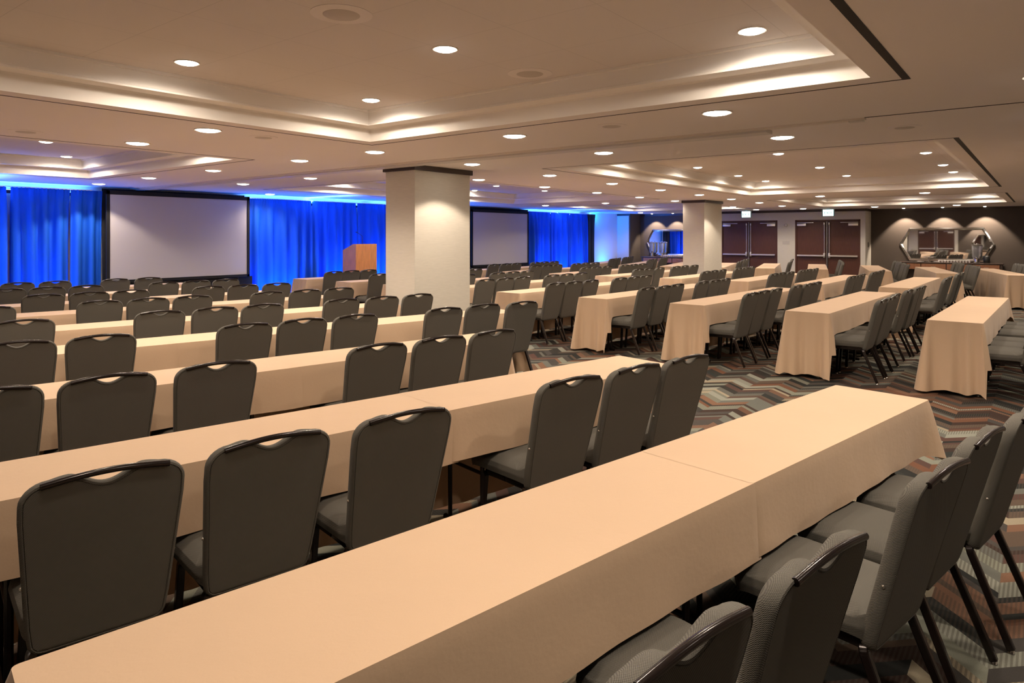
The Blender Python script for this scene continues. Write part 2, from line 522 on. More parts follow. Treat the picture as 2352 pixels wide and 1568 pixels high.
# --- near block: rows fan out toward the camera; (x at y=4.35, angle, end y, tables, chair y list, offset, end drop)
A = [(-.967, 10.1, 4.33, 2, [1.15, 1.66, 2.48, 3.0, 3.5], 1.07, SHORT),
     (-2.473, 11.6, 4.42, 2, [.87, 1.375, 1.91, 2.88, 3.36, 3.81], .95, SHORT),
     (-4.099, 11.5, 4.62, 2, [1.0, 1.48, 2.0, 2.99, 3.47, 3.95], .95, LONG),
     (-5.715, 12.5, 6.38, 3, [1.56, 2.05, 3.02, 3.5, 3.98, 4.9, 5.4, 5.88], .93, LONG),
     (-7.276, 11.1, 6.06, 3, [2.0, 3.04, 3.53, 4.0, 4.88, 5.36, 5.87], .97, LONG),
     (-8.834, 11.3, 6.38, 3, [2.15, 3.12, 3.58, 4.06, 4.92, 5.42, 5.9], .95, LONG),
     (-10.259, 9.5, 6.35, 2, [3.02, 3.52, 3.99, 4.95, 5.44, 5.93], .90, LONG),
     (-11.677, 8.0, 6.35, 2, [3.05, 3.5, 3.95, 5.0, 5.48, 5.95], .88, LONG),
     (-13.08, 7.5, 6.3, 2, [3.55, 4.03, 4.85, 5.37], .9, LONG)]
for r, (x0, an, ye, nt, ys, off, drop) in enumerate(A):
    a = R(an); rt = f'{ORD[r]} row from the right'; ln = TL*math.cos(a)
    table_row(x0, 4.35, a, ye-nt*ln, nt, (drop if r == 0 else None, drop), 'near block', rt, 'the near block', 1.145 if r < 3 else 1.)
    chairs_row(x0, 4.35, a, ys, off, 'near block', rt, 'chairs in the near block', 2 if r < 2 else 1, 'far')
# --- second block, straight across the aisle
BX = [-.98, -2.41, -3.87, -5.275, -6.795, -8.18, -9.45, -10.8, -12.2]
for r, x0 in enumerate(BX):
    a = R([1.3, 1.6, 3.0, 2.4, 3.6, 3.4, 2.5, 1.5, 1.5][r]); rt = f'{ORD[r]} row from the right'
    table_row(x0, 8.3, a, 8.29, 2, (LONG, LONG), 'block past the aisle', rt, 'the second block')
    chairs_row(x0, 8.3, a, [8.57, 9.02, 9.48, 10.3, 10.76, 11.2], .95, 'block past the aisle', rt, 'chairs in the second block', 2 if r < 2 else 1)
# --- third block
CX_ = [-2.26, -3.655, -4.98, -6.35, -7.83, -9.17, -10.57, -11.87]
for r, x0 in enumerate(CX_):
    a = R([.6, 1.0, 1.2, .8, 2.0, 1.4, 1.0, 0.][r]); rt = f'{ORD[r]} row from the right'
    table_row(x0, 13.15, a, 13.13 if r != 4 else 13.0, 2, (LONG, LONG), 'third block away', rt, 'the third block')
    chairs_row(x0, 13.15, a, [13.25, 13.7, 14.15, 15.0, 15.45, 15.9], .95, 'third block away', rt, 'chairs in the third block', 1)
# --- far block, angled the other way
DX = [-.67, -2.02, -3.43, -4.9, -6.25, -7.6, -8.95, -10.3, -11.6]
DY = [18.8, 18.8, 19.0, 19.0, 18.75, 18.4, 18.2, 18.2, 18.2]
for r, (x0, y0) in enumerate(zip(DX, DY)):
    a = R(-14.3); rt = f'{ORD[r]} row from the right'
    table_row(x0, 18.8, a, y0, 2, (LONG, LONG), 'angled far block', rt, 'the far block')
    c = math.cos(a)
    ys = [y0+v*c+.22 for v in (.30, .78, 1.25, 2.0, 2.5, 3.0)]
    chairs_row(x0, 18.8, a, ys, .93, 'angled far block', rt, 'chairs in the far block', 0)

# ------------------------------------------------------------------ room shell
struct('floor', box(XS-.2, XR+.2, YN-.2, YA+.2, -.1, 0), M['carpet'])
struct('wall_stage', box(XS-.15, XS, YN-.15, YA+.15, 0, 3.0), M['wallwhite'])
struct('wall_right', box(XR, XR+.15, YN-.15, YA+.15, 0, 3.0), M['paper'])
# door wall (beige) stands forward of the two dark alcoves
DL = [(-9.72, -7.64), (-7.03, -4.92)]
x_bl, x_br = -10.35, -4.77
def wall_with_holes(name, x0, x1, y0, y1, holes, m):
    bm = bmesh.new(); xs = [x0]
    for a, b in holes: xs += [a, b]
    xs.append(x1)
    for i in range(0, len(xs), 2): add_box(bm, xs[i], xs[i+1], y0, y1, 0, 3.)
    for a, b in holes: add_box(bm, a, b, y0, y1, 2.2, 3.)
    return struct(name, bm, m)
wall_with_holes('wall_back', x_bl, x_br, YD, YD+.22, DL, M['paper'])
struct('wall_back_pier', box(XS, -13.66, YD, YA+.1, 0, 3.), M['paper'])
struct('wall_back_pier_return', box(-13.66, -13.62, YD+.03, YA+.1, 0, 3.), M['darkwall'])
struct('wall_back_return_right', box(x_br-.12, x_br, YD+.22, YA+.1, 0, 3.), M['paper'])
struct('wall_back_return_left', box(x_bl, x_bl+.12, YD+.22, YA+.1, 0, 3.), M['paper'])
struct('wall_back_alcove_left', box(-13.62, x_bl, YA, YA+.12, 0, 3.), M['darkwall'])
struct('wall_back_alcove_right', box(x_br, XR, YA, YA+.12, 0, 3.), M['darkwall'])
# wall behind the camera: the hexagonal mirror shows it
struct('wall_near_dark', box(-4.57, XR, YN-.12, YN, 0, 3.), M['darkwall'])
struct('wall_near_dark_left', box(XS, -7.44, YN-.12, YN, 0, 3.), M['darkwall'])
wall_with_holes('wall_near', -7.44, -4.57, YN-.12, YN, [(-6.87, -4.77)], M['paper'])
# dark crown strip round the walls
def crown(n, x0, x1, y0, y1): struct(f'trim_{n}', box(x0, x1, y0, y1, ZC-.085, ZC-.001), M['crown'])
crown(1, x_bl-.02, x_br+.02, YD-.025, YD); crown(2, XS, -13.6, YD-.025, YD); crown(3, -13.62, x_bl, YA-.025, YA)
crown(4, x_br, XR, YA-.025, YA); crown(5, x_br, x_br+.025, YD-.025, YA); crown(6, XR-.025, XR, YN, YA); crown(7, XS, XR, YN, YN+.025)
for n, (x0, x1, y0, y1) in enumerate([(x_bl, DL[0][0], YD-.012, YD), (DL[0][1], DL[1][0], YD-.012, YD), (x_br, XR, YA-.012, YA), (XR-.012, XR, YN, YA)]):
    struct(f'baseboard_{["back_left","back_middle","alcove","right"][n]}', box(x0, x1, y0, y1, 0, .12), M['crown'])

# ceiling: flat slab with coffers cut out
COF = [(-5.43, -.64, -1.0, 4.62), (-12.3, -7.6, -1.0, 4.62), (-5.47, -.66, 7.67, 15.75), (-12.3, -7.62, 7.67, 15.75),
       (-5.7, -.66, 18.0, 23.2), (-12.3, -7.8, 18.0, 23.2)]
INS = .171
def build_ceiling():
    xs = sorted(set([XS-.15, XR+.15]+[v for c in COF for v in (c[0]+INS, c[1]-INS)]))
    ys = sorted(set([YN-.15, YA+.15]+[v for c in COF for v in (c[2]+INS, c[3]-INS)]))
    bm = bmesh.new()
    for i in range(len(xs)-1):
        for j in range(len(ys)-1):
            mx, my = (xs[i]+xs[i+1])/2, (ys[j]+ys[j+1])/2
            if any(c[0]+INS < mx < c[1]-INS and c[2]+INS < my < c[3]-INS for c in COF): continue
            vs = [bm.verts.new((x, y, ZC)) for x, y in ((xs[i], ys[j]), (xs[i], ys[j+1]), (xs[i+1], ys[j+1]), (xs[i+1], ys[j]))]
            bm.faces.new(vs)
    bmesh.ops.remove_doubles(bm, verts=bm.verts, dist=1e-4)
    struct('ceiling', bm, M['ceiling'])
    # solid lid above everything
    struct('ceiling_lid', box(XS-.2, XR+.2, YN-.2, YA+.2, 3.0, 3.1), M['ceiling'])
build_ceiling()
tr = 10
for ci, (x0, x1, y0, y1) in enumerate(COF):
    bm = bmesh.new()
    X0, X1, Y0, Y1 = x0+INS, x1-INS, y0+INS, y1-INS
    e = .157; z1 = ZC+.125
    prof = [(0, ZC), (0, z1-.012), (.012, z1), (e, z1), (e, z1+.015), (e-.01, z1+.02), (e-.01, ZU-.02), (e+.02, ZU-.02), (e+.02, ZU+.001)]
    loops = []
    for o, z in prof:
        loops.append([bm.verts.new(p) for p in ((X0+o, Y0+o, z), (X1-o, Y0+o, z), (X1-o, Y1-o, z), (X0+o, Y1-o, z))])
    for a, b in zip(loops[:-1], loops[1:]):
        for k in range(4): bm.faces.new([a[k], b[k], b[(k+1) % 4], a[(k+1) % 4]])
    struct(f'ceiling_coffer_{ci+1}', bm, M['cove'])
    bm = bmesh.new(); o = e-.02
    bm.faces.new([bm.verts.new(p) for p in ((X0+o, Y0+o, ZU), (X0+o, Y1-o, ZU), (X1-o, Y1-o, ZU), (X1-o, Y0+o, ZU))])
    struct(f'ceiling_panel_{ci+1}', bm, M['tile'])
    # thin black slot line round the coffer and the wide slot diffuser on the right
    bm = bmesh.new(); w = .007; zz = ZC-.002
    add_box(bm, x0-w, x1+w, y1-w, y1+w, zz, ZC+.001); add_box(bm, x0-w, x0+w, y0, y1, zz, ZC+.001); add_box(bm, x0, x1, y0-w, y0+w, zz, ZC+.001)
    add_box(bm, x1-w, x1+w, y0, y1, zz, ZC+.001)
    struct(f'trim_{tr}', bm, M['dark']); tr += 1
    if x1 > -2:
        bm = bmesh.new(); add_box(bm, x1-.030, x1+.012, y0, y1+.006, ZC-.003, ZC+.001)
        tag(struct(f'slot_diffuser', bm, M['dark']), f'long black linear air slot beside the {["nearest","","second","","farthest",""][ci]} right ceiling recess', 'air vent', kind='thing')
# folding-wall track across the ceiling
bm = bmesh.new(); add_box(bm, XS+.05, -1.9, 5.99, 6.16, ZC-.034, ZC+.002, .004)
t = tag(obj('partition_track', bm, M['track'], smooth=False), 'long grey folding wall track crossing the ceiling above the aisle', 'track')
bm = bmesh.new(); add_box(bm, XS+.05, -1.12, 5.93, 5.99, ZC-.016, ZC+.002, .003); obj('guide_rail', bm, M['trim'], t, smooth=False)
bm = bmesh.new(); add_box(bm, -1.24, -1.13, 5.93, 5.99, ZC-.026, ZC-.014, .003); obj('end_stop', bm, M['track'], t, smooth=False)
struct('trim_30', box(-1.12, XR, 5.915, 5.93, ZC-.003, ZC+.001), M['dark'])

# pillars
def pillar(name, x0, x1, y0, y1, label):
    t = tag(struct(name, box(x0, x1, y0, y1, 0, ZC-.001, .004), M['paper']), label, 'pillar', kind='structure')
    b = bmesh.new(); add_box(b, x0-.03, x1+.03, y0-.03, y1+.03, ZC-.068, ZC-.002, .003); obj('cap_moulding', b, M['crown'], t, smooth=False)
    b = bmesh.new(); add_box(b, x0-.012, x1+.012, y0-.012, y1+.012, 0, .12, .002); obj('base_moulding', b, M['crown'], t, smooth=False)
pillar('pillar', -7.03, -6.47, 6.22, 7.30, 'large square beige pillar with dark brown cap beside the aisle')
pillar('pillar.001', -7.48, -6.9, 16.83, 18.03, 'smaller looking distant beige pillar in front of the left double doors')

# ------------------------------------------------------------------ doors
def double_door(n, x0, x1, yf, face, label):
    """face = -1: seen from -Y side (far wall), +1: seen from +Y side"""
    f = face
    def yy(a, b): a, b = yf+f*a, yf+f*b; return min(a, b), max(a, b)
    t = bpy.data.objects.new(f'door_{n}', None); C.objects.link(t); t['kind'] = 'structure'; t['label'] = label; t['category'] = 'door'
    bm = bmesh.new(); a, b = yy(.02, -.12)
    add_box(bm, x0, x0+.05, a, b, 0, 2.2, .003); add_box(bm, x1-.05, x1, a, b, 0, 2.2, .003); add_box(bm, x0, x1, a, b, 2.14, 2.2, .003)
    obj('door_frame', bm, M['mahogany'], t, smooth=False)
    xm = (x0+x1)/2
    a, b = yy(-.01, -.06)
    bm = bmesh.new(); add_box(bm, xm-.020, xm+.020, *yy(.03, -.07), 0, 2.14, .003); obj('mullion', bm, M['dullsteel'], t, smooth=False)
    for k, (l, r) in enumerate(((x0+.05, xm-.03), (xm+.03, x1-.05))):
        d = obj('door_leaf', box(l, r, a, b, .008, 2.135, .002), M['mahogany'], t, smooth=False)
        bm = bmesh.new(); add_tube(bm, [(l+.03, yf+f*.06, .945), (r-.03, yf+f*.06, .945)], .03, 10, square=True, up=(0, 0, 1)); obj('push_bar', bm, M['steel'], d)
        xv = r-.05 if k == 0 else l+.05
        bm = bmesh.new(); add_tube(bm, [(xv, yf+f*.04, .95), (xv, yf+f*.04, 2.08)], .011, 8); add_box(bm, xv-.03, xv+.03, *yy(.08, 0), .88, 1.04, .01); add_box(bm, xv-.018, xv+.018, *yy(.06, 0), 2.02, 2.1, .004)
        obj('vertical_rod', bm, M['steel'], d)
        xh = l+.02 if k == 0 else r-.02
        bm = bmesh.new(); s = 1 if k == 0 else -1
        add_box(bm, min(xh, xh+s*.30), max(xh, xh+s*.30), *yy(.06, 0), 1.985, 2.065, .006)
        obj('door_closer', bm, M['steel'], d)
        bm = bmesh.new(); add_box(bm, min(xh, xh+s*.55), max(xh, xh+s*.55), *yy(.05, .02), 2.09, 2.108, .002); obj('closer_arm', bm, M['steel'], d)
    # dark void behind
    struct(f'door_{n}_backing', box(x0, x1, yf-f*.16-.01 if f > 0 else yf+.15, yf-f*.16+.01 if f > 0 else yf+.17, 0, 2.3), M['dark'])
double_door(1, DL[0][0], DL[0][1], YD+.03, -1, 'left mahogany double door in the far wall')
double_door(2, DL[1][0], DL[1][1], YD+.03, -1, 'right mahogany double door in the far wall')
double_door(3, -6.87, -4.77, YN-.03, 1, 'mahogany double door in the near wall, seen in the mirror')
# exit signs hang from the ceiling in front of each door
def exit_sign(x, y, w, label):
    t = thing('exit_sign', label, 'sign', (x, y, 2.32), 0, 'lit exit signs')
    obj('housing', box(-w/2, w/2, 0, .035, -.02, .215, .004), M['exitside'], t, smooth=False)
    obj('lit_panel', box(-w/2+.035, w/2-.035, -.006, .002, -.012, .205, .002), M['exitface'], t, smooth=False)
    obj('mount', box(-.06, .06, .005, .03, .215, .24), M['exitside'], t, smooth=False)
    cu = bpy.data.curves.new('exit_text', 'FONT'); cu.body = 'EXIT'; cu.size = .125; cu.extrude = .002; cu.align_x = 'CENTER'
    o = bpy.data.objects.new('lettering', cu); C.objects.link(o); o.parent = t; o.location = (0, -.0085, .05); o.rotation_euler = (PI/2, 0, 0)
    bpy.context.view_layer.update(); me = bpy.data.meshes.new_from_object(o); bpy.data.objects.remove(o); me.materials.clear(); me.materials.append(M['exitletter'])
    o = bpy.data.objects.new('lettering', me); C.objects.link(o); o.parent = t; o.location = (0, -.0085, .05); o.rotation_euler = (PI/2, 0, 0)
exit_sign(-8.55, 24.7, .38, 'glowing pale green exit sign above the left double door')
exit_sign(-5.78, 24.7, .40, 'glowing pale green exit sign above the right double door')
tag(obj('smoke_detector', (lambda b: (add_lathe(b, [(.05, 0), (.055, .01), (.045, .03)], n=16), b)[1])(bmesh.new()), M['plastic'], loc=(-7.34, YD-.001, 2.02)), 'small round ivory alarm disc on the beige wall between the doors', 'detector').rotation_euler = (PI/2, 0, 0)
tag(obj('wall_plaque', box(-7.46, -7.22, YD-.008, YD-.001, 1.34, 1.45, .002), M['plastic'], smooth=False), 'small pale plaque on the beige wall between the doors', 'sign')
tag(obj('light_switch', box(x_br, x_br+.012, 25.75, 25.83, 1.25, 1.42, .003), M['crown'], smooth=False), 'narrow dark switch plate on the beige return beside the right door', 'switch')

# ------------------------------------------------------------------ hexagonal mirrors
def hex_mirror(xc, y, zc, face, label, tilt=0.):
    t = thing('hexagonal_mirror', label, 'mirror', (xc, y, zc))
    t.rotation_euler = (tilt, 0, 0 if face < 0 else PI)
    hw, hv, hh = 1.325, 1.03, .55
    P = [(-hw, 0), (-hv, hh), (hv, hh), (hw, 0), (hv, -hh), (-hv, -hh)]
    def ring(bm, s_in, yv):
        out = []
        for (x, z) in P:
            k = Vector((x, z)); L = k.length
            # inset toward centre, measured as border width
            sx = 1-s_in/hw*1.05 if z == 0 else 1-s_in*.55/hv; sz = 1-s_in/hh
            out.append(bm.verts.new((x*sx, yv, z*sz)))
        return out
    bm = bmesh.new()
    r0, r1, r2, r3 = ring(bm, 0, 0), ring(bm, .004, -.035), ring(bm, .045, -.05), ring(bm, .088, -.03)
    for a, b in ((r0, r1), (r1, r2), (r2, r3)):
        for k in range(6): bm.faces.new([a[k], a[(k+1) % 6], b[(k+1) % 6], b[k]])
    bm.faces.new(r0[::-1]); bmesh.ops.recalc_face_normals(bm, faces=bm.faces)
    obj('mirror_border', bm, M['bevel'], t, smooth=False)
    bm = bmesh.new(); q0 = ring(bm, .085, -.028); q1 = ring(bm, .085, -.031)
    bm.faces.new(q1[::-1])
    for k in range(6): bm.faces.new([q0[k], q0[(k+1) % 6], q1[(k+1) % 6], q1[k]])
    bmesh.ops.recalc_face_normals(bm, faces=bm.faces)
    obj('mirror_glass', bm, M['mirror'], t, smooth=False)
hex_mirror(-2.575, YA-.004, 1.36, -1, 'long hexagonal silver-edged mirror over the right sideboard, reflecting dark doors', tilt=-.0029)
hex_mirror(-12.0, YA-.004, 1.36, -1, 'long hexagonal silver-edged mirror left of the far pillar, reflecting blue drapes')
hex_mirror(-2.46, YN+.004, 1.36, 1, 'hexagonal mirror on the near wall, seen only in reflection')

# ------------------------------------------------------------------ sideboards and what stands on them
def sideboard(x0, x1, y0, y1, label):
    t = thing('sideboard', label, 'sideboard', (0, 0, 0))
    xm = (x0+x1)/2
    obj('countertop', box(x0-.03, x1+.03, y0-.03, y1, .745, .78, .004), M['crown'], t, smooth=False)
    bm = bmesh.new()
    for a in (x0, x1-.05, xm-.03): add_box(bm, a, a+.06, y0, y1-.01, 0, .745, .004)
    add_box(bm, x0, x1, y1-.04, y1-.02, .1, .745)
    obj('carcass', bm, M['crown'], t, smooth=False)
    for k in range(4):
        w = (x1-x0-.12)/4; a = x0+.06+k*(w+.0)+(.01 if k > 1 else 0)
        d = obj('drawer', box(a+.01, a+w-.01, y0-.012, y0+.02, .55, .735, .004), M['sidewood'], t, smooth=False)
        bm = bmesh.new(); add_tube(bm, [(a+w/2-.06, y0-.03, .64), (a+w/2+.06, y0-.03, .64)], .006, 8, up=(0, 0, 1)); obj('drawer_pull', bm, M['steel'], d)
        if k > 1: obj('door', box(a+.01, a+w-.01, y0-.012, y0+.02, .09, .54, .004), M['sidewood'], t, smooth=False)
sideboard(-3.98, -1.06, 25.82, 26.28, 'reddish brown sideboard with dark top under the right hexagonal mirror')
sideboard(-13.3, -10.6, 25.82, 26.28, 'reddish brown sideboard with dark top under the left hexagonal mirror')
def dispenser(x, y, z, label, r=.085, hh=.42):
    t = thing('drink_dispenser', label, 'drink dispenser', (x, y, z), 0, 'drink dispensers')
    b = bmesh.new(); add_lathe(b, [(r*.8, 0), (r*.85, .01), (r*.6, .03), (r*.55, .13), (r*.9, .15), (r*.9, .16)], n=20); obj('base', b, M['chrome'], t)
    b = bmesh.new(); add_lathe(b, [(r*.8, .16), (r, .19), (r*1.12, hh+.13), (r*1.14, hh+.15)], n=20); obj('tank', b, M['glassy'], t)
    b = bmesh.new(); add_lathe(b, [(r*1.2, hh+.15), (r*1.22, hh+.165), (r*.9, hh+.185), (r*.2, hh+.195), (r*.15, hh+.22)], n=20); obj('lid', b, M['chrome'], t)
    b = bmesh.new(); add_tube(b, [(0, -r*.9, .185), (0, -r-.05, .185), (0, -r-.055, .16)], .010, 8, up=(1, 0, 0)); obj('tap', b, M['chrome'], t)
dispenser(-12.99, 26.13, .78, 'leftmost clear drink dispenser in front of the left hexagonal mirror', .105)
dispenser(-12.55, 26.13, .78, 'second clear drink dispenser in front of the left hexagonal mirror', .105)
dispenser(-1.72, 26.02, .78, 'clear drink dispenser at the right end of the right sideboard', .12, .40)
b = bmesh.new(); add_lathe(b, [(.085, 0), (.09, .01), (.085, .2), (.07, .22), (.03, .24)], n=16)
tag(obj('coffee_urn', b, M['blackmetal'], loc=(-1.46, 26.05, .78)), 'short dark urn beside the clear dispenser on the right sideboard', 'urn')
# candle stand
t = thing('serving_stand', 'small silver serving stand left of the cups on the right sideboard', 'stand', (-3.02, 26.0, .78))
b = bmesh.new(); add_lathe(b, [(.1, 0), (.1, .012), (.015, .03), (.013, .12), (.03, .14)], n=16); obj('stem', b, M['chrome'], t)
b = bmesh.new(); add_lathe(b, [(.03, .14), (.16, .155), (.165, .165), (.03, .16)], n=20); obj('dish', b, M['chrome'], t)
for k, dx in enumerate((-.22, .22)):
    b = bmesh.new(); add_lathe(b, [(.05, 0), (.1, .012), (.105, .02), (.045, .012)], n=16)
    tag(obj('saucer_stack', b, M['china'], loc=(-3.02+dx, 25.97, .78)), f'low white plate {"left" if dx < 0 else "right"} of the silver serving stand', 'plate')
def cups(x0, n, rows, y, which):
    b = bmesh.new(); add_lathe(b, [(.020, 0), (.024, .004), (.036, .07), (.038, .075), (.034, .07)], n=12)
    m0 = None
    for j in range(rows):
        for i in range(n):
            o = obj('cup', b, M['china']) if m0 is None else bpy.data.objects.new('cup', m0)
            if m0 is None: m0 = o.data
            else: C.objects.link(o)
            o.location = (x0+i*.082, y+j*.085, .78)
            tag(o, f'white cup, {ORD[i]} from the left in the {["front","middle","back"][j]} row, {which} sideboard', 'cup', 'white cups on the '+which+' sideboard')
cups(-2.72, 11, 2, 25.93, 'right')
cups(-12.35, 10, 2, 25.93, 'left')

# ------------------------------------------------------------------ stage side: drapes, screens, lectern
XD = -13.98
def drape(y0, y1, m, label, name='stage_drape', amp=.085, ztop=2.475, grp=None, seed=0, xoff=0.):
    rnd = random.Random(seed); bm = bmesh.new(); n = max(8, int((y1-y0)/.012)); rows = 8
    f1, f2 = rnd.uniform(3.4, 4.2), rnd.uniform(.7, 1.1); p1, p2, p3 = [rnd.uniform(0, 6.28) for _ in range(3)]
    V = []
    for i in range(n+1):
        y = y0+(y1-y0)*i/n; col = []
        for j in range(rows+1):
            t = j/rows; z = ztop*(1-t)+.02*t
            w = .45+.55*min(1, t*3)
            yw = y+.02*t*math.sin(y*3+p3)
            q = math.sin(2*PI*f1*yw+p1+1.6*math.sin(yw*3.1+p2)); o = amp*w*(.75*math.copysign(abs(q)**.7, q)+.7*math.sin(2*PI*f2*yw+p2+math.sin(yw*1.7)))
            if j == 0: o = .008*math.sin(2*PI*16*y)
            col.append(bm.verts.new((XD+xoff+o, y+.006*math.sin(2*PI*f1*y)*t, z)))
        V.append(col)
    for i in range(n):
        for j in range(rows): bm.faces.new([V[i][j], V[i+1][j], V[i+1][j+1], V[i][j+1]])
    o = obj(name, bm, m)
    md = o.modifiers.new('thick', 'SOLIDIFY'); md.thickness = .004
    tag(o, label, 'drape', grp)
BLUE = [(1.5, 2.9, 'blue pleated drape at the extreme left edge of the stage wall'), (2.95, 3.86, 'narrow bright blue drape at the left edge, before the dark gap'),
        (3.93, 4.83, 'bright blue pleated drape right of the leftmost dark gap'), (4.84, 5.37, 'dim blue drape just left of the left screen'),
        (8.32, 10.0, 'wide bright blue drape just right of the left screen'), (10.04, 11.36, 'blue drape behind the left side of the lectern'),
        (11.4, 13.3, 'blue drape behind the lectern, reaching the big pillar'), (13.34, 15.5, 'blue drape hidden mostly behind the big pillar'),
        (18.8, 20.1, 'blue drape just right of the far screen'), (20.13, 21.35, 'middle blue drape between the far screen and the bare wall'),
        (21.38, 22.6, 'last blue drape before the black one near the bare wall')]
for i, (a, b, lab) in enumerate(BLUE): drape(a, b, M['blue'], lab, grp='blue stage drapes', seed=i+3)
for i, (a, b, lab) in enumerate([(5.38, 8.30, 'black drape hanging behind the left projection screen'), (15.42, 18.86, 'black drape hanging behind the far projection screen'),
                                 (22.55, 23.2, 'narrow black drape beside the bare blue-lit wall')]):
    drape(a, b, M['blackdrape'], lab, amp=.012 if i < 2 else .03, ztop=2.53 if i < 2 else 2.475, grp='black stage drapes', seed=40+i, xoff=-.06 if i < 2 else 0)
# pipes that carry the drapes
for i, (a, b) in enumerate(((1.5, 5.2), (8.3, 15.5), (18.8, 23.2))):
    bm = bmesh.new(); add_tube(bm, [(XD, a, 2.48), (XD, b, 2.48)], .012, 8, up=(0, 0, 1))
    for yy in (a+.03, b-.03): add_tube(bm, [(XD-.08, yy, 0), (XD-.08, yy, 2.48), (XD, yy, 2.48)], .014, 8)
    tag(obj('drape_pipe', bm, M['steel']), f'metal pipe carrying the {["left","middle","far"][i]} run of blue drapes', 'pipe')
def screen(y0, y1, z0, z1, label):
    x = -13.78; t = thing('projection_screen', label, 'projection screen', (x, (y0+y1)/2, 0)); h = (y1-y0)/2; bw = .06
    obj('screen_surface', box(-.004, .004, -h, h, z0, z1), M['screen'], t, smooth=False)
    bm = bmesh.new()
    add_box(bm, -.03, .015, -h-bw, -h, z0-bw, z1+.08, .004); add_box(bm, -.03, .015, h, h+bw, z0-bw, z1+.08, .004)
    add_box(bm, -.03, .015, -h-bw, h+bw, z1, z1+.08, .004); add_box(bm, -.03, .015, -h-bw, h+bw, z0-bw, z0, .004)
    obj('frame', bm, M['black'], t, smooth=False)
    for s in (-1, 1):
        bm = bmesh.new(); add_tube(bm, [(-.02, s*(h-.2), z0-.03), (-.02, s*(h-.2), .02)], .016, 8); add_tube(bm, [(-.15, s*(h-.2), .018), (.25, s*(h-.2), .018)], .014, 8)
        obj('leg', bm, M['blackmetal'], t)
    # valance and skirt in black cloth round the frame
    bm = bmesh.new(); add_box(bm, -.035, -.02, -h-.14, h+.14, z0-.62, z0-bw+.01, .002); obj('skirt', bm, M['black'], t, smooth=False)
screen(5.42, 8.2, .80, 2.41, 'large white projection screen with black border at left')
screen(15.68, 18.46, .74, 2.37, 'white projection screen with black border right of the big pillar')
# riser and lectern
riser = obj('stage_riser', box(-13.86, -12.55, 9.4, 12.8, 0, .26, .005), M['black'], smooth=False); tag(riser, 'low black stage riser under the wooden lectern', 'stage')
t = thing('lectern', 'orange wooden lectern with sloped top standing before the blue drapes', 'lectern', (-13.14, 10.8, .26))
LX, LY = .245, .32
zf, zb = 1.18, 1.03
for s in (-1, 1):
    bm = bmesh.new(); y = s*LY
    vs = [(-LX, y, 0), (LX, y, 0), (LX, y, zf), (LX-.10, y, zf), (-LX, y, zb)]
    a = [bm.verts.new(v) for v in vs]; b_ = [bm.verts.new((v[0], v[1]-s*.02, v[2])) for v in vs]
    bm.faces.new(a); bm.faces.new(b_[::-1])
    for k in range(5): bm.faces.new([a[k], b_[k], b_[(k+1) % 5], a[(k+1) % 5]])
    bmesh.ops.recalc_face_normals(bm, faces=bm.faces)
    obj('side_panel', bm, M['cherry'], t, smooth=False)
obj('front_panel', box(LX-.02, LX+.001, -LY+.001, LY-.001, 0, zf), M['cherry'], t, smooth=False)
bm = bmesh.new(); vs = [(-LX+.01, zb-.01), (LX-.11, zf-.02), (LX-.11, zf-.035), (-LX+.01, zb-.03)]
A_ = [bm.verts.new((x, -LY+.02, z)) for x, z in vs]; B_ = [bm.verts.new((x, LY-.02, z)) for x, z in vs]
bm.faces.new(A_); bm.faces.new(B_[::-1])
for k in range(4): bm.faces.new([A_[k], B_[k], B_[(k+1) % 4], A_[(k+1) % 4]])
bmesh.ops.recalc_face_normals(bm, faces=bm.faces)
obj('reading_surface', bm, M['cherry'], t, smooth=False)
obj('shelf', box(-LX+.03, LX-.03, -LY+.02, LY-.02, .55, .57), M['cherry'], t, smooth=False)
bm = bmesh.new(); add_tube(bm, bez([(LX-.08, -.05, zf-.02), (LX-.1, -.05, zf+.2), (-.05, -.05, zf+.28)], 8), .005, 6); add_tube(bm, [(-.05, -.05, zf+.28), (-.09, -.05, zf+.29)], .01, 8)
obj('microphone', bm, M['blackmetal'], t)

# ------------------------------------------------------------------ lamps
WARM = (1., .83, .66)
def lamp(name, loc, energy, size, blend=.6, col=WARM, rad=.05, aim=None, parent=None):
    L = bpy.data.lights.new(name, 'SPOT'); L.energy = energy; L.spot_size = R(size); L.spot_blend = blend; L.color = col; L.shadow_soft_size = rad
    o = bpy.data.objects.new(name, L); C.objects.link(o); o.location = loc
    if aim: o.rotation_euler = (Vector(aim)-Vector(loc)).to_track_quat('-Z', 'Y').to_euler()
    if parent:
        o.parent = parent
    return o
def downlight_meshes(r):
    b = bmesh.new(); add_lathe(b, [(r*1.0, -.001), (r*1.16, -.001), (r*1.16, -.005), (r*1.10, -.008), (r*1.0, -.006)], n=28)
    bmesh.ops.delete(b, geom=[f for f in b.faces if len(f.verts) > 4], context='FACES_ONLY')
    m1 = bpy.data.meshes.new('trim_ring'); b.to_mesh(m1); b.free(); m1.materials.append(M['trim'])
    b = bmesh.new(); add_lathe(b, [(r, -.0005), (r*.98, -.007), (r*.8, -.014), (r*.5, -.019), (r*.1, -.021)], n=28)
    m2 = bpy.data.meshes.new('lens'); b.to_mesh(m2); b.free(); m2.materials.append(M['lens'])
    return m1, m2
DM = {'f': downlight_meshes(.100), 'u': downlight_meshes(.072)}
